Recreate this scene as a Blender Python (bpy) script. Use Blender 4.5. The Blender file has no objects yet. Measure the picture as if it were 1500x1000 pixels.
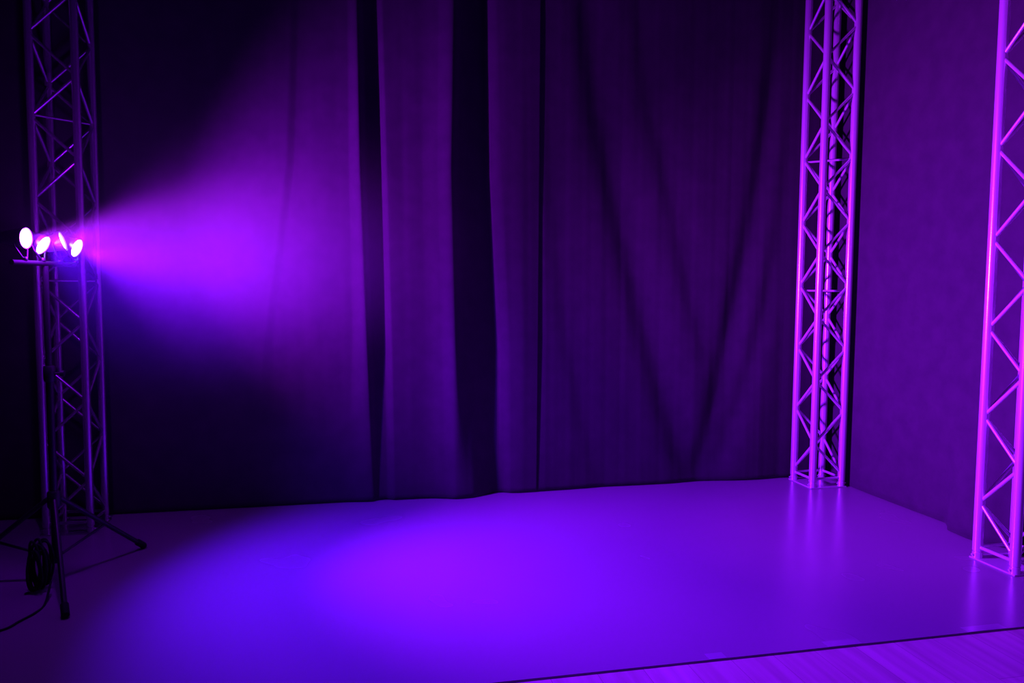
import bpy, bmesh, math, random
from mathutils import Vector, Matrix

random.seed(7)
scene = bpy.context.scene
COL = scene.collection
PI = math.pi

# ---------------------------------------------------------------- camera model
# World axes follow the room: +X runs along the back curtain to the right,
# +Y runs towards the back curtain, z = 0 is the top of the stage sheet.
F = 1120.0
H = 1.5
PITCH = math.atan(80 / 1120)
ROLL = math.radians(0.36)
YAW = math.radians(12.3)
CAM_R = (Matrix.Rotation(-YAW, 3, 'Z') @ Matrix.Rotation(PI / 2 - PITCH, 3, 'X')
         @ Matrix.Rotation(ROLL, 3, 'Z'))


def ray(px, py):
    return CAM_R @ Vector(((px - 750) / F, -(py - 500) / F, -1.0))


def on_plane_y(px, py, Y):
    d = ray(px, py)
    t = Y / d.y
    return Vector((d.x * t, Y, H + d.z * t))


def at_depth(px, py, depth):
    d = ray(px, py)
    return Vector((0, 0, H)) + d * depth


cam_data = bpy.data.cameras.new('camera')
cam_data.sensor_width = 36
cam_data.lens = 36 * F / 1500
cam_data.clip_start = 0.05
cam = bpy.data.objects.new('camera', cam_data)
COL.objects.link(cam)
cam.matrix_world = Matrix.Translation((0, 0, H)) @ CAM_R.to_4x4()
scene.camera = cam


# ---------------------------------------------------------------- materials
def material(name):
    m = bpy.data.materials.new(name)
    m.use_nodes = True
    nt = m.node_tree
    return m, nt, nt.nodes['Principled BSDF']


def simple(name, color, rough=0.5, metal=0.0, spec=0.5, noise=0.0, scale=20.0):
    m, nt, b = material(name)
    b.inputs['Base Color'].default_value = (*color, 1)
    b.inputs['Roughness'].default_value = rough
    b.inputs['Metallic'].default_value = metal
    b.inputs['Specular IOR Level'].default_value = spec
    if noise:
        tc = nt.nodes.new('ShaderNodeTexCoord')
        nz = nt.nodes.new('ShaderNodeTexNoise')
        nz.inputs['Scale'].default_value = scale
        nz.inputs['Detail'].default_value = 4
        nt.links.new(tc.outputs['Object'], nz.inputs['Vector'])
        mr = nt.nodes.new('ShaderNodeMapRange')
        mr.inputs['To Min'].default_value = max(0.02, rough - noise)
        mr.inputs['To Max'].default_value = min(1, rough + noise)
        nt.links.new(nz.outputs['Fac'], mr.inputs['Value'])
        nt.links.new(mr.outputs['Result'], b.inputs['Roughness'])
    return m


def aluminium_material(name, color, metal):
    m, nt, b = material(name)
    b.inputs['Base Color'].default_value = (*color, 1)
    b.inputs['Metallic'].default_value = metal
    tc = nt.nodes.new('ShaderNodeTexCoord')
    mp = nt.nodes.new('ShaderNodeMapping')
    mp.inputs['Scale'].default_value = (90, 90, 3)
    nz = nt.nodes.new('ShaderNodeTexNoise')
    nz.inputs['Scale'].default_value = 2.0
    nz.inputs['Detail'].default_value = 5
    mr = nt.nodes.new('ShaderNodeMapRange')
    mr.inputs['To Min'].default_value = 0.18
    mr.inputs['To Max'].default_value = 0.27
    nt.links.new(tc.outputs['Object'], mp.inputs['Vector'])
    nt.links.new(mp.outputs['Vector'], nz.inputs['Vector'])
    nt.links.new(nz.outputs['Fac'], mr.inputs['Value'])
    nt.links.new(mr.outputs['Result'], b.inputs['Roughness'])
    return m


def cloth_material():
    m, nt, b = material('black_stage_cloth')
    tc = nt.nodes.new('ShaderNodeTexCoord')
    nz = nt.nodes.new('ShaderNodeTexNoise')
    nz.inputs['Scale'].default_value = 9
    nz.inputs['Detail'].default_value = 6
    cr = nt.nodes.new('ShaderNodeValToRGB')
    cr.color_ramp.elements[0].position = 0.3
    cr.color_ramp.elements[0].color = (0.046, 0.045, 0.048, 1)
    cr.color_ramp.elements[1].position = 0.75
    cr.color_ramp.elements[1].color = (0.060, 0.058, 0.060, 1)
    nt.links.new(tc.outputs['Object'], nz.inputs['Vector'])
    nt.links.new(nz.outputs['Fac'], cr.inputs['Fac'])
    nt.links.new(cr.outputs['Color'], b.inputs['Base Color'])
    weave = nt.nodes.new('ShaderNodeTexNoise')
    weave.inputs['Scale'].default_value = 900
    bump = nt.nodes.new('ShaderNodeBump')
    bump.inputs['Strength'].default_value = 0.12
    bump.inputs['Distance'].default_value = 0.001
    nt.links.new(tc.outputs['Object'], weave.inputs['Vector'])
    nt.links.new(weave.outputs['Fac'], bump.inputs['Height'])
    nt.links.new(bump.outputs['Normal'], b.inputs['Normal'])
    b.inputs['Roughness'].default_value = 0.95
    b.inputs['Specular IOR Level'].default_value = 0.1
    b.inputs['Sheen Weight'].default_value = 0.08
    return m


def vinyl_material():
    m, nt, b = material('grey_vinyl_sheet')
    tc = nt.nodes.new('ShaderNodeTexCoord')
    nz = nt.nodes.new('ShaderNodeTexNoise')
    nz.inputs['Scale'].default_value = 1.6
    nz.inputs['Detail'].default_value = 2
    cr = nt.nodes.new('ShaderNodeValToRGB')
    cr.color_ramp.elements[0].position = 0.2
    cr.color_ramp.elements[0].color = (0.342, 0.342, 0.35, 1)
    cr.color_ramp.elements[1].position = 0.7
    cr.color_ramp.elements[1].color = (0.358, 0.358, 0.366, 1)
    mr = nt.nodes.new('ShaderNodeMapRange')
    mr.inputs['To Min'].default_value = 0.22
    mr.inputs['To Max'].default_value = 0.30
    nt.links.new(tc.outputs['Object'], nz.inputs['Vector'])
    nt.links.new(nz.outputs['Fac'], cr.inputs['Fac'])
    nt.links.new(cr.outputs['Color'], b.inputs['Base Color'])
    nt.links.new(nz.outputs['Fac'], mr.inputs['Value'])
    nt.links.new(mr.outputs['Result'], b.inputs['Roughness'])
    b.inputs['Specular IOR Level'].default_value = 0.5
    return m


def wood_material():
    m, nt, b = material('laminate_planks')
    tc = nt.nodes.new('ShaderNodeTexCoord')
    mp = nt.nodes.new('ShaderNodeMapping')
    mp.inputs['Rotation'].default_value = (0, 0, PI / 2)
    br = nt.nodes.new('ShaderNodeTexBrick')
    br.offset = 0.37
    br.inputs['Color1'].default_value = (0.86, 0.76, 0.66, 1)
    br.inputs['Color2'].default_value = (0.70, 0.61, 0.53, 1)
    br.inputs['Mortar'].default_value = (0.4, 0.32, 0.26, 1)
    br.inputs['Scale'].default_value = 1.0
    br.inputs['Mortar Size'].default_value = 0.0012
    br.inputs['Brick Width'].default_value = 1.2
    br.inputs['Row Height'].default_value = 0.19
    mp2 = nt.nodes.new('ShaderNodeMapping')
    mp2.inputs['Scale'].default_value = (14, 0.8, 1)
    nz = nt.nodes.new('ShaderNodeTexNoise')
    nz.inputs['Scale'].default_value = 1.5
    nz.inputs['Detail'].default_value = 8
    mix = nt.nodes.new('ShaderNodeMix')
    mix.data_type = 'RGBA'
    mix.blend_type = 'MULTIPLY'
    mix.inputs[0].default_value = 0.8
    cr = nt.nodes.new('ShaderNodeValToRGB')
    cr.color_ramp.elements[0].position = 0.32
    cr.color_ramp.elements[0].color = (0.72, 0.69, 0.67, 1)
    cr.color_ramp.elements[1].position = 0.62
    cr.color_ramp.elements[1].color = (1, 1, 1, 1)
    L = nt.links.new
    L(tc.outputs['Object'], mp.inputs['Vector'])
    L(mp.outputs['Vector'], br.inputs['Vector'])
    L(tc.outputs['Object'], mp2.inputs['Vector'])
    L(mp2.outputs['Vector'], nz.inputs['Vector'])
    L(nz.outputs['Fac'], cr.inputs['Fac'])
    L(br.outputs['Color'], mix.inputs[6])
    L(cr.outputs['Color'], mix.inputs[7])
    L(mix.outputs[2], b.inputs['Base Color'])
    b.inputs['Roughness'].default_value = 0.42
    return m


def lens_material():
    m, nt, b = material('lit_lens')
    b.inputs['Base Color'].default_value = (0.9, 0.85, 0.95, 1)
    b.inputs['Emission Color'].default_value = (1.0, 0.86, 1.0, 1)
    b.inputs['Emission Strength'].default_value = 9.0
    return m


ALU = aluminium_material('brushed_aluminium', (0.90, 0.90, 0.92), 0.45)
ALU_DARK = aluminium_material('dimmed_aluminium', (0.55, 0.55, 0.57), 0.75)  # darker copy of the aluminium; the left truss's dimness is put into its colour
CLOTH = cloth_material()
VINYL = vinyl_material()
WOOD = wood_material()
LENS = lens_material()
BLACK_METAL = simple('black_powder_coat', (0.022, 0.022, 0.024), 0.42, 0.0, 0.5, 0.08, 40)
GREY_METAL = simple('polished_housing', (0.35, 0.35, 0.37), 0.35, 0.8, 0.5, 0.05, 60)
RUBBER = simple('black_rubber', (0.014, 0.014, 0.015), 0.75, 0.0, 0.3, 0.05, 50)
PAINT = simple('matt_black_wall_paint', (0.02, 0.02, 0.022), 0.9, 0.0, 0.2, 0.05, 6)
RED_DISC = simple('plain_red', (0.75, 0.05, 0.12), 0.5, 0.0, 0.5, 0.05, 30)
TAPE = simple('glossy_clear_tape', (0.46, 0.46, 0.48), 0.16, 0.0, 0.6, 0.05, 30)


# ---------------------------------------------------------------- mesh helpers
def link_mesh(name, bm, mat, parent=None, smooth=True):
    bmesh.ops.recalc_face_normals(bm, faces=bm.faces)
    me = bpy.data.meshes.new(name)
    bm.to_mesh(me)
    bm.free()
    me.materials.append(mat)
    if smooth:
        me.polygons.foreach_set('use_smooth', [True] * len(me.polygons))
        me.set_sharp_from_angle(angle=math.radians(40))
    o = bpy.data.objects.new(name, me)
    COL.objects.link(o)
    if parent:
        o.parent = parent
    return o


def add_box(bm, lo, hi, bevel=0.0):
    r = bmesh.ops.create_cube(bm, size=1.0)
    vs = r['verts']
    for v in vs:
        v.co = Vector([lo[i] + (v.co[i] + 0.5) * (hi[i] - lo[i]) for i in range(3)])
    if bevel:
        es = list({e for v in vs for e in v.link_edges})
        bmesh.ops.bevel(bm, geom=es, offset=bevel, segments=2, affect='EDGES')


def add_tube(bm, pts, r, n=16, cap=True):
    """swept round tube through pts; r is a number or one radius per point"""
    pts = [Vector(p) for p in pts]
    rs = r if isinstance(r, (list, tuple)) else [r] * len(pts)
    rings = []
    prev = None
    for i, p in enumerate(pts):
        a = pts[max(0, i - 1)]
        b = pts[min(len(pts) - 1, i + 1)]
        t = (b - a).normalized()
        if prev is None:
            ref = Vector((1, 0, 0)) if abs(t.x) < 0.9 else Vector((0, 1, 0))
            u = t.cross(ref).normalized()
        else:
            u = (prev - t * prev.dot(t)).normalized()
        prev = u
        w = t.cross(u)
        rings.append([bm.verts.new(p + (u * math.cos(2 * PI * k / n) + w * math.sin(2 * PI * k / n)) * rs[i])
                      for k in range(n)])
    for A, B in zip(rings, rings[1:]):
        for k in range(n):
            bm.faces.new((A[k], A[(k + 1) % n], B[(k + 1) % n], B[k]))
    if cap:
        bm.faces.new(list(reversed(rings[0])))
        bm.faces.new(rings[-1])


def add_lathe(bm, prof, n=40, close=False):
    """profile of (x along axis, radius) turned about the local X axis"""
    rings = []
    for x, r in prof:
        if r < 1e-6:
            rings.append([bm.verts.new((x, 0, 0))])
        else:
            rings.append([bm.verts.new((x, r * math.cos(2 * PI * k / n), r * math.sin(2 * PI * k / n)))
                          for k in range(n)])
    pairs = list(zip(rings, rings[1:]))
    if close:
        pairs.append((rings[-1], rings[0]))
    for A, B in pairs:
        for k in range(n):
            k2 = (k + 1) % n
            if len(A) == 1 and len(B) == 1:
                continue
            if len(A) == 1:
                bm.faces.new((A[0], B[k], B[k2]))
            elif len(B) == 1:
                bm.faces.new((A[k], A[k2], B[0]))
            else:
                bm.faces.new((A[k], A[k2], B[k2], B[k]))


def tag(o, label, cat, group=None):
    o['label'] = label
    o['category'] = cat
    if group:
        o['group'] = group
    return o


def empty(name, loc, label, cat, group=None, rz=0.0):
    o = bpy.data.objects.new(name, None)
    o.empty_display_size = 0.1
    COL.objects.link(o)
    o.location = loc
    o.rotation_euler = (0, 0, rz)
    return tag(o, label, cat, group)


def structure(name, lo, hi, mat):
    bm = bmesh.new()
    add_box(bm, lo, hi)
    o = link_mesh(name, bm, mat, smooth=False)
    o['kind'] = 'structure'
    return o


# ---------------------------------------------------------------- room shell
SHEET = 0.007
structure('floor', (-3.6, -1.6, -0.12), (5.2, 5.75, -SHEET), WOOD)
structure('wall_back', (-3.6, 5.62, -SHEET), (5.2, 5.75, 4.4), PAINT)
structure('wall_right', (4.1, -1.6, -SHEET), (4.25, 5.62, 4.4), PAINT)
structure('wall_left', (-3.6, -1.6, -SHEET), (-3.45, 5.62, 4.4), PAINT)
structure('wall_front', (-3.6, -1.75, -SHEET), (5.2, -1.6, 4.4), PAINT)
structure('ceiling', (-3.6, -1.6, 4.4), (5.2, 5.75, 4.5), PAINT)

# the vinyl stage sheet with a softly rounded front edge
EDGE = 2.752
bm = bmesh.new()
add_box(bm, (-3.4, EDGE, -SHEET), (3.95, 5.58, 0.0))
fe = [e for e in bm.edges if all(abs(v.co.y - EDGE) < 1e-5 and v.co.z > -1e-5 for v in e.verts)]
bmesh.ops.bevel(bm, geom=fe, offset=0.003, segments=2, affect='EDGES')
sheet = link_mesh('stage_floor_sheet', bm, VINYL)
tag(sheet, 'smooth glossy vinyl sheet covering the stage floor, lit violet, its edge crossing the lower right', 'stage floor')

# short lengths of glossy tape holding the edge down
def tape(px, w, label):
    d = ray(px, 960)
    x = d.x / d.y * (EDGE + 0.03)
    bm = bmesh.new()
    add_box(bm, (x - w / 2, EDGE + 0.004, 0.0002), (x + w / 2, EDGE + 0.052, 0.0008))
    tag(link_mesh('tape_strip', bm, TAPE, smooth=False), label, 'tape', 'tape along the stage edge')

tape(1048, 0.075, 'short glossy tape strip on the stage edge, leftmost of three in the lower right')
tape(1232, 0.16, 'glossy tape strip on the stage edge, middle one of three in the lower right')
tape(1438, 0.20, 'long glossy tape strip on the stage edge in front of the near right truss')


# ---------------------------------------------------------------- curtains
def monotone(xs, ys):
    n = len(xs)
    d = [(ys[i + 1] - ys[i]) / (xs[i + 1] - xs[i]) for i in range(n - 1)]
    m = [d[0]] + [0 if d[i - 1] * d[i] <= 0 else 2 * d[i - 1] * d[i] / (d[i - 1] + d[i]) for i in range(1, n - 1)] + [d[-1]]

    def f(x):
        if x <= xs[0]:
            return ys[0]
        if x >= xs[-1]:
            return ys[-1]
        lo, hi = 0, n - 1
        while hi - lo > 1:
            k = (lo + hi) // 2
            if xs[k] <= x:
                lo = k
            else:
                hi = k
        h = xs[lo + 1] - xs[lo]
        t = (x - xs[lo]) / h
        return ((2 * t ** 3 - 3 * t * t + 1) * ys[lo] + (t ** 3 - 2 * t * t + t) * h * m[lo]
                + (-2 * t ** 3 + 3 * t * t) * ys[lo + 1] + (t ** 3 - t * t) * h * m[lo + 1])
    return f


BACK_Y = 5.40
REF_Y = 5.34
ROW_Y = (0, 250, 500, 730)               # heights at which the folds were surveyed
ROW_Z = [on_plane_y(650, y, REF_Y).z for y in ROW_Y]


def px_to_x(px, row):
    return on_plane_y(px, ROW_Y[row], REF_Y).x


# each fold line: x at the four survey heights, relief in cm at the four heights
FOLDS = [
    ((-160,) * 4, (5, 5, 5, 5)),
    ((150,) * 4, (6, 6, 6, 6)),
    ((300, 300, 290, 290), (6, 6, 6.5, 6)),
    ((425, 418, 385, 370), (7, 7, 7, 6.2)),
    ((440, 432, 402, 390), (5.2, 5.2, 5.6, 6)),
    ((470, 465, 450, 430), (6, 6, 6.3, 6)),
    ((508, 510, 515, 505), (6.5, 7, 7, 6)),
    ((521, 526, 536, 545), (11, 13, 12, 8)),
    ((533, 539, 549, 556), (4, 2.5, 3.5, 5)),
    ((552, 557, 564, 566), (2, 2, 3, 4.5)),
    ((560, 566, 574, 580), (6, 9.5, 8.5, 7)),
    ((590, 592, 600, 605), (6.5, 8, 8, 7)),
    ((618, 616, 622, 628), (7.0, 8, 8, 7.5)),
    ((640, 638, 644, 650), (9.0, 11, 11, 10)),
    ((661, 657, 662, 668), (14, 16.5, 16, 13)),
    ((676, 672, 679, 688), (7, 7.5, 9, 12)),
    ((690, 690, 700, 708), (2, 2, 3, 7)),
    ((708, 711, 726, 728), (-1, -1, -1, 1)),
    ((716, 720, 735, 738), (2.5, 4, 4, 1.5)),
    ((730, 735, 748, 750), (5.5, 7.2, 7.2, 4.5)),
    ((750, 754, 764, 766), (6.0, 7.6, 7.6, 5.3)),
    ((774, 775, 779, 780), (5.6, 6.6, 6.6, 5.1)),
    ((792, 792, 793, 794), (5.1, 5.4, 5.4, 4.9)),
]


def row_functions():
    out = []
    for r in range(4):
        out.append(monotone([px_to_x(f[0][r], r) for f in FOLDS], [f[1][r] for f in FOLDS]))
    return out


ROWS = row_functions()


def blend_rows(x, z):
    zs = ROW_Z
    if z >= zs[0]:
        return ROWS[0](x)
    if z <= zs[3]:
        return ROWS[3](x)
    for i in range(3):
        if zs[i] >= z >= zs[i + 1]:
            t = (zs[i] - z) / (zs[i] - zs[i + 1])
            # slide along the fold lines rather than cross-fading them
            return fold_slide(x, i, t)


SLIDE = {}


def fold_slide(x, i, t):
    key = (i, round(t, 5))
    if key not in SLIDE:
        xs = [px_to_x(f[0][i], i) * (1 - t) + px_to_x(f[0][i + 1], i + 1) * t for f in FOLDS]
        ds = [f[1][i] * (1 - t) + f[1][i + 1] * t for f in FOLDS]
        SLIDE[key] = monotone(xs, ds)
    return SLIDE[key](x)


def wrinkle(x, z, s):
    return (0.06 * math.sin(x * 31 + 0.5 * math.sin(z * 1.1 + s) + s)
            + 0.04 * math.sin(x * 57 + 0.8 * math.sin(z * 0.9) + 2 * s)
            + 0.02 * math.sin(x * 101 + 1.1 * z + s))


# slanting swags of the right-hand cloth: path (px, py), depth cm, widths left / right (m)
SWAGS = [
    ([(862, -40), (880, 130), (904, 260), (940, 420), (985, 600), (1012, 690)], 3.2, 0.12, 0.17),
    ([(940, -40), (955, 130), (985, 260), (1008, 380), (1040, 520)], 1.5, 0.09, 0.15),
    ([(1145, 60), (1128, 200), (1108, 330), (1078, 480), (1045, 640), (1030, 700)], 3.4, 0.10, 0.13),
    ([(1185, 60), (1165, 230), (1138, 400), (1098, 560), (1055, 690)], 2.2, 0.09, 0.10),
    ([(800, -40), (812, 250), (835, 480), (870, 660), (885, 730)], 1.0, 0.08, 0.14),
]
SWAG_F = []
for path, dep, wl, wr in SWAGS:
    P = [on_plane_y(px, py, REF_Y) for px, py in path]
    P.sort(key=lambda p: p.z)
    SWAG_F.append((monotone([p.z for p in P], [p.x for p in P]), P[0].z, P[-1].z, dep, wl, wr))


def relief_right(x, z):
    xs = px_to_x(790, 2)
    d = 4.6 - 8.0 * min(1, max(0, x - xs) / 1.5) + 6.5 * max(0, min(1, (x - 2.0) / 1.1))
    for f, z0, z1, dep, wl, wr in SWAG_F:
        dx = x - f(z)
        w = wl if dx < 0 else wr
        fade = max(0, min(1, (z - z0 + 0.25) / 0.35)) * max(0, min(1, (z1 + 0.5 - z) / 0.8))
        d -= dep * fade * math.exp(-(dx / w) ** 2)
    # the far end is drawn tight behind the corner truss
    d = d * (1 - 0.65 * max(0, min(1, (x - 3.15) / 0.2)))
    return d


def curtain(name, x0, x1, relief, seed, nx, nz, z0, z1, label, axis='y'):
    bm = bmesh.new()
    grid = []
    for j in range(nz + 1):
        z = z0 + (z1 - z0) * j / nz
        row = []
        for i in range(nx + 1):
            x = x0 + (x1 - x0) * i / nx
            d = (relief(x, z) + wrinkle(x, z, seed)) / 100
            row.append(bm.verts.new((x, BACK_Y - d, z) if axis == 'y' else (RIGHT_X - d, x, z)))
        grid.append(row)
    for A, B in zip(grid, grid[1:]):
        for i in range(nx):
            bm.faces.new((A[i], A[i + 1], B[i + 1], B[i]))
    o = link_mesh(name, bm, CLOTH)
    o.data.set_sharp_from_angle(angle=PI)
    s = o.modifiers.new('thickness', 'SOLIDIFY')
    s.thickness = 0.003
    s.offset = 0
    return tag(o, label, 'curtain', 'black stage drapes')


SEAM = px_to_x(788.5, 2)
curtain('stage_curtain', -3.4, SEAM, blend_rows, 0.3, 760, 110, 0.004, 4.15,
        'black back curtain with two deep vertical folds, from the left to the centre seam')
curtain('stage_curtain', SEAM - 0.10, 3.74, lambda x, z: min(relief_right(x, z), 4.3), 1.7, 420, 110, 0.004, 4.15,
        'black back curtain with slanting swags, from the centre seam to the far corner truss')

RIGHT_X = 3.77
SIDE = monotone([-1.0, 1.0, 2.2, 3.0, 3.62, 3.72, 3.84, 3.98, 4.06, 4.13, 4.35, 4.9, 5.2, 5.42],
                [3, 2, 3, 2.6, 2.6, 9, 12, 11, 5, 1.2, 2.0, 3.2, 2.2, 1.2])
SIDE_TOP = monotone([-1.0, 1.0, 2.2, 3.0, 3.6, 4.1, 4.35, 4.6, 4.9, 5.2, 5.42],
                    [3, 2, 3, 2.6, 2.4, 2.6, 1.8, 2.4, 3.0, 2.2, 1.2])


def relief_side(y, z):
    t = max(0, min(1, z / 0.75))
    t = t * t * (3 - 2 * t)
    return SIDE(y) * (1 - t) + SIDE_TOP(y) * t


curtain('stage_curtain', 5.36, -0.9, relief_side, 4.1, 420, 80, 0.004, 4.15,
        'smooth black side curtain along the right of the stage, behind the near truss', axis='x')


# ---------------------------------------------------------------- trusses
SP = 0.245          # chord spacing, centre to centre
CR = 0.0268         # chord radius
BR = 0.0098         # brace radius
NODE_DEFAULT = 0.475   # zigzag period


def make_truss(loc, rz, label, height, low_corners, z_low, diagonals, chord_r=CR, alu=ALU, NODE=NODE_DEFAULT):
    root = empty('truss_tower', loc, label, 'truss', 'four-legged aluminium truss towers', rz)
    h = SP / 2
    corners = [(-h, -h), (h, -h), (h, h), (-h, h)]
    plate = bmesh.new()
    add_box(plate, (-h - 0.028, -h - 0.028, 0.0), (h + 0.028, h + 0.028, 0.008), 0.0015)
    link_mesh('base_plate', plate, alu, root)
    for cx, cy in corners:
        bm = bmesh.new()
        add_tube(bm, [(cx, cy, 0.048), (cx, cy, height)], chord_r, 24)
        link_mesh('chord', bm, alu, root)
        bm = bmesh.new()
        add_tube(bm, [(cx, cy, 0.008), (cx, cy, 0.040), (cx, cy, 0.0405), (cx, cy, 0.048)],
                 [chord_r * 0.98, chord_r * 0.98, chord_r * 0.80, chord_r * 0.80], 24)
        c = link_mesh('coupler', bm, alu, root)
        bm = bmesh.new()
        s = 1 if cx > 0 else -1
        add_tube(bm, [(cx - s * 0.036, cy, 0.026), (cx + s * 0.038, cy, 0.026)], [0.0045, 0.006], 10)
        link_mesh('pin', bm, alu, c)
    # zigzag braces: corner k is a "low" corner when its nodes sit at z_low + n * NODE
    gap = 0.020
    for k in range(4):
        a, b = corners[k], corners[(k + 1) % 4]
        if k not in low_corners:
            a, b = b, a
        # a is the low corner
        z = z_low
        za = z
        while za < height + 0.3:
            up = za + NODE / 2
            for (p, q, z0, z1) in ((a, b, za + gap, up - gap), (b, a, up + gap, za + NODE - gap)):
                if z1 > height - 0.02:
                    continue
                bm = bmesh.new()
                P, Q = Vector((*p, z0)), Vector((*q, z1))
                d = (Q - P)
                flat = Vector((d.x, d.y, 0)).normalized() * (chord_r * 0.75)
                add_tube(bm, [P + flat, Q - flat], BR, 12)
                link_mesh('brace', bm, alu, root)
            za += NODE
        # lowest half bay down to the bottom ring on the high corner side
        zr = 0.085
        if z_low - zr > 0.15:
            bm = bmesh.new()
            P, Q = Vector((*b, zr + 0.02)), Vector((*a, z_low - gap))
            d = Q - P
            flat = Vector((d.x, d.y, 0)).normalized() * (chord_r * 0.75)
            add_tube(bm, [P + flat, Q - flat], BR, 12)
            link_mesh('brace', bm, alu, root)
        bm = bmesh.new()
        P, Q = Vector((*a, 0.068)), Vector((*b, 0.068))
        flat = (Q - P).normalized() * (chord_r * 0.8)
        add_tube(bm, [P + flat, Q - flat], BR, 12)
        link_mesh('ring_bar', bm, alu, root)
    for (k0, z) in diagonals:
        a, b = corners[k0], corners[(k0 + 2) % 4]
        bm = bmesh.new()
        P, Q = Vector((*a, z)), Vector((*b, z))
        flat = (Q - P).normalized() * (chord_r * 0.8)
        add_tube(bm, [P + flat, Q - flat], BR * 0.8, 12)
        link_mesh('diagonal_bar', bm, alu, root)
    return root


# corners: 0 front left, 1 front right, 2 back right, 3 back left
make_truss((3.555, 5.190, 0), 0, 'aluminium truss tower in the far right corner where the two curtains meet',
           4.0, (1, 3), 0.100, [(3, 1.485), (3, 2.46)])
near = make_truss((3.568, 3.412, 0), 0, 'bright aluminium truss tower nearest the camera, at the right edge on the stage',
                  4.0, (1, 3), 0.322, [], NODE=0.484)
bm = bmesh.new()
bmesh.ops.create_cone(bm, cap_ends=True, segments=20, radius1=0.010, radius2=0.009, depth=0.002)
bmesh.ops.translate(bm, verts=bm.verts, vec=(-0.085, -0.075, 0.009))
st = link_mesh('disc', bm, RED_DISC, near)  # small flat red disc on the near base plate
st['label'] = 'small round red sticker on the base plate'
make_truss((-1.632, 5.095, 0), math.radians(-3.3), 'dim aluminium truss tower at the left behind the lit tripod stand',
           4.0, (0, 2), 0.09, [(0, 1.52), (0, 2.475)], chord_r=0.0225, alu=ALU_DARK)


# ---------------------------------------------------------------- tripod stand
def room_xy(cx, cy):
    """point given in camera-facing metres (right, ahead) to room metres"""
    v = Matrix.Rotation(-YAW, 3, 'Z') @ Vector((cx, cy, 0))
    return v


pole = room_xy(-2.30, 3.78)
stand = empty('tripod_stand', (pole.x, pole.y, 0), 'black tripod lighting stand carrying four lit lamps at the far left', 'stand')
feet = []
for fx, fy in ((-2.094, 4.263), (-2.003, 3.345), (-2.825, 3.73)):
    p = room_xy(fx, fy) - pole
    feet.append(Vector((p.x, p.y, 0.018)))
BAR_Z = 1.60
bm = bmesh.new()
add_tube(bm, [(0, 0, 0.10), (0, 0, 1.08)], 0.0175, 20)
link_mesh('lower_pole', bm, BLACK_METAL, stand)
bm = bmesh.new()
add_tube(bm, [(0, 0, 1.06), (0, 0, BAR_Z - 0.012)], 0.0140, 20)
link_mesh('upper_pole', bm, BLACK_METAL, stand)
bm = bmesh.new()
add_tube(bm, [(0, 0, 1.015), (0, 0, 1.025), (0, 0, 1.085), (0, 0, 1.095)], [0.022, 0.027, 0.027, 0.022], 24)
collar = link_mesh('collar', bm, BLACK_METAL, stand)
bm = bmesh.new()
add_tube(bm, [(0.02, 0, 1.055), (0.050, 0, 1.055), (0.052, 0, 1.055), (0.068, 0, 1.055)], [0.006, 0.006, 0.016, 0.016], 14)
link_mesh('knob', bm, BLACK_METAL, collar)
bm = bmesh.new()
add_tube(bm, [(0, 0, 0.375), (0, 0, 0.385), (0, 0, 0.455), (0, 0, 0.465)], [0.024, 0.031, 0.031, 0.024], 24)
hub = link_mesh('leg_hub', bm, BLACK_METAL, stand)
bm = bmesh.new()
add_tube(bm, [(0, 0, 0.095), (0, 0, 0.10), (0, 0, 0.155), (0, 0, 0.16)], [0.018, 0.026, 0.026, 0.020], 24)
link_mesh('brace_hub', bm, BLACK_METAL, stand)
for f in feet:
    d = Vector((f.x, f.y, 0)).normalized()
    top = d * 0.032 + Vector((0, 0, 0.42))
    bm = bmesh.new()
    add_tube(bm, [top, f], 0.0125, 16)
    leg = link_mesh('leg', bm, BLACK_METAL, stand)
    bm = bmesh.new()
    ax = (f - top).normalized()
    add_tube(bm, [f - ax * 0.055, f - ax * 0.05, f + ax * 0.004, f + Vector((d.x * 0.012, d.y * 0.012, -0.002))],
             [0.014, 0.018, 0.0185, 0.014], 16)
    link_mesh('rubber_foot', bm, RUBBER, leg)
    mid = top.lerp(f, 0.52)
    bm = bmesh.new()
    add_tube(bm, [d * 0.024 + Vector((0, 0, 0.128)), mid], 0.007, 12)
    link_mesh('brace', bm, BLACK_METAL, stand)

# lamps: pixel, distance, aim in (right, up, towards camera)
LAMPS = [
    ((35.5, 348.5), 3.62, (0.84, 0.00, 0.53), (0.38, 0.012, 1.0), 'round lit stage lamp leftmost of four on the tripod stand, facing right'),
    ((61, 358), 3.74, (0.77, -0.455, 0.45), (0.10, 0.002, 1.0), 'round lit stage lamp second from left on the tripod stand, tilted down'),
    ((89.5, 353.5), 3.86, (0.91, 0.32, 0.20), (0.34, 0.004, 1.0), 'narrow looking lit stage lamp third from left on the tripod stand, tilted up'),
    ((110.5, 362.5), 3.98, (0.82, -0.33, 0.46), (0.205, 0.003, 1.0), 'round lit stage lamp rightmost of four on the tripod stand, aimed slightly down'),
]
LR = 0.048
lamp_pos = []
aims = []
for (px, py), dep, aim, colr, label in LAMPS:
    p = at_depth(px, py, dep)
    view = (p - Vector((0, 0, H))).normalized()
    right = view.cross(Vector((0, 0, 1))).normalized()
    up = right.cross(view).normalized()
    a = (right * aim[0] + up * aim[1] - view * aim[2]).normalized()
    lamp_pos.append(p)
    aims.append(a)

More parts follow.
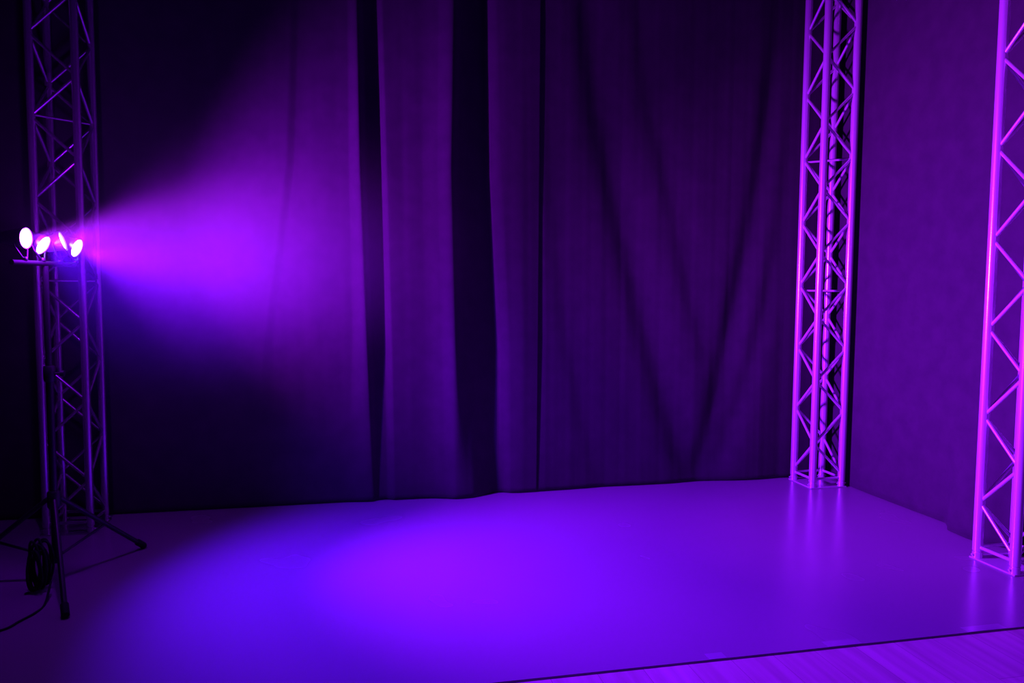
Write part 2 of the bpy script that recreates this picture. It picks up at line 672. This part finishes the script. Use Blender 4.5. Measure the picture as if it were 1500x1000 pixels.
# crossbar behind and below the heads
b0, b1 = lamp_pos[0], lamp_pos[3]
off = pole - (b0 + b1) / 2
bar_dir = Vector((b1.x - b0.x, b1.y - b0.y, 0)).normalized()
bm = bmesh.new()
add_tube(bm, [-bar_dir * 0.22 + Vector((0, 0, BAR_Z)), bar_dir * 0.22 + Vector((0, 0, BAR_Z))], 0.0125, 16)
link_mesh('crossbar', bm, RUBBER, stand)

GROUP = 'stage lamps on the tripod stand'
for ((px, py), dep, aim, colr, label), p, a in zip(LAMPS, lamp_pos, aims):
    # the point on the crossbar this lamp is clamped to
    s = (Vector((p.x, p.y, 0)) - Vector((pole.x, pole.y, 0))).dot(bar_dir)
    foot = Vector((pole.x, pole.y, BAR_Z)) + bar_dir * s
    root = empty('stage_lamp', foot, label, 'lamp', GROUP)
    rot = a.to_track_quat('X', 'Z').to_matrix().to_4x4()
    body = Matrix.Translation(p - foot) @ rot

    def part(name, bm, mat, parent=root):
        o = link_mesh(name, bm, mat)
        o.parent = parent
        if parent is root:
            o.matrix_local = body
        return o
    bm = bmesh.new()
    add_lathe(bm, [(-0.125, 0), (-0.125, 0.020), (-0.118, 0.026), (-0.085, 0.030), (-0.078, 0.033), (-0.02, 0.044),
                   (-0.004, 0.0450), (-0.004, 0.0430), (-0.012, 0.0415), (-0.012, 0.0)], 40)
    housing = part('housing', bm, GREY_METAL)
    bm = bmesh.new()
    add_lathe(bm, [(-0.010, 0.0455), (0.006, 0.0455), (0.010, 0.0475), (0.010, LR + 0.002), (-0.010, LR + 0.002)], 48, close=True)
    part('rim', bm, GREY_METAL)
    bm = bmesh.new()
    add_lathe(bm, [(-0.010, 0.0), (-0.010, 0.0425), (-0.003, 0.0425), (0.000, 0.039), (0.003, 0.034), (0.0055, 0.020), (0.0065, 0.0)], 40)
    lens = part('lens', bm, LENS)
    lens['label'] = 'glowing white lens'
    # U-shaped yoke from the clamp to both sides of the housing
    side = rot.to_3x3() @ Vector((0, 1, 0))
    back = rot.to_3x3() @ Vector((-0.03, 0, 0))
    c = p - foot + back
    e1, e2 = c + side * 0.047, c - side * 0.047
    bm = bmesh.new()
    low = Vector((0, 0, 0.024))
    dn = (low - c).normalized()
    add_tube(bm, [e1, e1 + dn * 0.045, low + side * 0.018, low, low - side * 0.018, e2 + dn * 0.045, e2], 0.0045, 10)
    link_mesh('yoke', bm, BLACK_METAL, root)
    bm = bmesh.new()
    add_tube(bm, [(0, 0, 0.0128), (0, 0, 0.018), (0, 0, 0.024), (0, 0, 0.028)], [0.014, 0.014, 0.012, 0.008], 16)
    link_mesh('clamp', bm, BLACK_METAL, root)


# ---------------------------------------------------------------- cable
def smooth_path(P, n=14):
    P = [Vector(p) for p in P]
    out = []
    for i in range(len(P) - 1):
        p0, p1, p2, p3 = P[max(0, i - 1)], P[i], P[i + 1], P[min(len(P) - 1, i + 2)]
        for k in range(n):
            t = k / n
            out.append(0.5 * ((2 * p1) + (p2 - p0) * t + (2 * p0 - 5 * p1 + 4 * p2 - p3) * t * t
                              + (3 * p1 - p0 - 3 * p2 + p3) * t ** 3))
    out.append(P[-1])
    return out


def floor_point(px, py, z=0.005):
    d = ray(px, py)
    t = (z - H) / d.z
    return Vector((d.x * t, d.y * t, z))


# a bundle of cable hung on the stand with a tail running off along the floor
bundle = empty('power_cable', (pole.x, pole.y, 0), 'black power cable bundled at the tripod stand, tail trailing left over the floor', 'cable')
cr_ = Matrix.Rotation(-YAW, 3, 'Z')
bm = bmesh.new()
for k in range(11):
    hx = 0.030 + 0.006 * math.sin(k * 2.1)
    hz = 0.105 + 0.012 * math.sin(k * 1.7 + 1)
    base = Vector((-0.010 + 0.012 * math.sin(k * 1.3), -0.08 - 0.0085 * k, 0.012 + hz + 0.006 * (k % 3)))
    pts = []
    for i in range(33):
        t = 2 * PI * i / 32
        pts.append(cr_ @ (base + Vector((hx * math.cos(t), 0.008 * math.sin(2 * t + k), hz * math.sin(t)))))
    add_tube(bm, pts, 0.0062, 8, cap=False)
link_mesh('coil', bm, RUBBER, bundle)
tail = [floor_point(75, 868), floor_point(66, 884), floor_point(52, 897), floor_point(28, 910), floor_point(4, 922), floor_point(-60, 938)]
tail[0].z = 0.06
tail = [p - Vector((pole.x, pole.y, 0)) for p in smooth_path(tail)]
bm = bmesh.new()
add_tube(bm, tail, 0.0055, 10)
link_mesh('tail', bm, RUBBER, bundle)


# ---------------------------------------------------------------- lights: the beams of the four lamps, plus added fill
def spot(p, a, color, power, angle, blend, name, radius=0.03):
    ld = bpy.data.lights.new(name, 'SPOT')
    ld.energy = power
    ld.color = color
    ld.spot_size = math.radians(angle)
    ld.spot_blend = blend
    ld.shadow_soft_size = radius
    o = bpy.data.objects.new(name, ld)
    COL.objects.link(o)
    o.location = p + a * 0.045
    o.rotation_euler = a.to_track_quat('-Z', 'Y').to_euler()
    return o


POWER = [2700, 700, 680, 1750]
ANGLE = [57, 108, 100, 74]
LEAN = [11, 0, 22, 0]       # degrees the beam leaves the lens towards the back curtain
for (q, dep, aim, colr, label), p, a, w, ang, lean in zip(LAMPS, lamp_pos, aims, POWER, ANGLE, LEAN):
    d = Matrix.Rotation(math.radians(lean), 3, 'Z') @ a
    if lean:
        d.z *= 0.25
        d.normalize()
    spot(p + (a - d) * 0.045, d, colr, w, ang, 1.0, 'lamp_beam')
# added fill lights standing in for spill: left truss, then glow by the lamps
mid = sum(lamp_pos, Vector()) / 4
back = Vector((-1.632, 5.095, mid.z)) - mid
back.normalize()
spot(mid, back, (0.40, 0.004, 1.0), 150, 150, 1.0, 'added_spill', 0.04)
ld = bpy.data.lights.new('added_spill', 'POINT')
ld.energy = 17
ld.color = (0.26, 0.004, 1.0)
ld.shadow_soft_size = 0.04
o = bpy.data.objects.new('added_spill', ld)
COL.objects.link(o)
o.location = (lamp_pos[0] + lamp_pos[1]) / 2 + aims[0] * 0.07

# ---------------------------------------------------------------- world: black room filled with thin stage haze
HAZE_OFFSET = (0.55, 0.05, 0.02)
HAZE_SIZE = (1.8, 1.3, 1.0)
HAZE_DENSITY = 0.082
HAZE_FLOOR = 0.0006
w = bpy.data.worlds.new('world')
scene.world = w
w.use_nodes = True
nt = w.node_tree
bg = nt.nodes['Background']
bg.inputs['Color'].default_value = (0, 0, 0, 1)
bg.inputs['Strength'].default_value = 0.0
vs = nt.nodes.new('ShaderNodeVolumeScatter')
vs.inputs['Anisotropy'].default_value = 0.1
geo = nt.nodes.new('ShaderNodeNewGeometry')
mp = nt.nodes.new('ShaderNodeMapping')
mp.vector_type = 'TEXTURE'
hc = mid + Vector(HAZE_OFFSET)
mp.inputs['Location'].default_value = hc
mp.inputs['Scale'].default_value = HAZE_SIZE
ln = nt.nodes.new('ShaderNodeVectorMath')
ln.operation = 'LENGTH'
mr = nt.nodes.new('ShaderNodeMapRange')
mr.interpolation_type = 'SMOOTHERSTEP'
mr.inputs['From Min'].default_value = 0.0
mr.inputs['From Max'].default_value = 1.0
mr.inputs['To Min'].default_value = HAZE_DENSITY
mr.inputs['To Max'].default_value = HAZE_FLOOR
nt.links.new(geo.outputs['Position'], mp.inputs['Vector'])
nt.links.new(mp.outputs['Vector'], ln.inputs[0])
nt.links.new(ln.outputs['Value'], mr.inputs['Value'])
# haze density shaped, thinner at the lamps, to even out their glow
ds = nt.nodes.new('ShaderNodeVectorMath')
ds.operation = 'DISTANCE'
ds.inputs[1].default_value = mid
thin = nt.nodes.new('ShaderNodeMapRange')
thin.inputs['From Min'].default_value = 0.08
thin.inputs['From Max'].default_value = 0.85
thin.inputs['To Min'].default_value = 0.22
thin.inputs['To Max'].default_value = 1.0
nt.links.new(geo.outputs['Position'], ds.inputs[0])
nt.links.new(ds.outputs['Value'], thin.inputs['Value'])
mul = nt.nodes.new('ShaderNodeMath')
mul.operation = 'MULTIPLY'
nt.links.new(mr.outputs['Result'], mul.inputs[0])
nt.links.new(thin.outputs['Result'], mul.inputs[1])
nt.links.new(mul.outputs['Value'], vs.inputs['Density'])
nt.links.new(vs.outputs['Volume'], nt.nodes['World Output'].inputs['Volume'])
w.cycles.volume_step_size = 0.4

# ---------------------------------------------------------------- view
scene.view_settings.view_transform = 'Standard'
scene.view_settings.look = 'None'
scene.cycles.volume_step_rate = 5.0
scene.cycles.caustics_reflective = False
scene.cycles.caustics_refractive = False
scene.cycles.sample_clamp_indirect = 4.0
scene.view_settings.gamma = 1.0
scene.view_settings.exposure = 0.0
scene.view_settings.use_curve_mapping = False
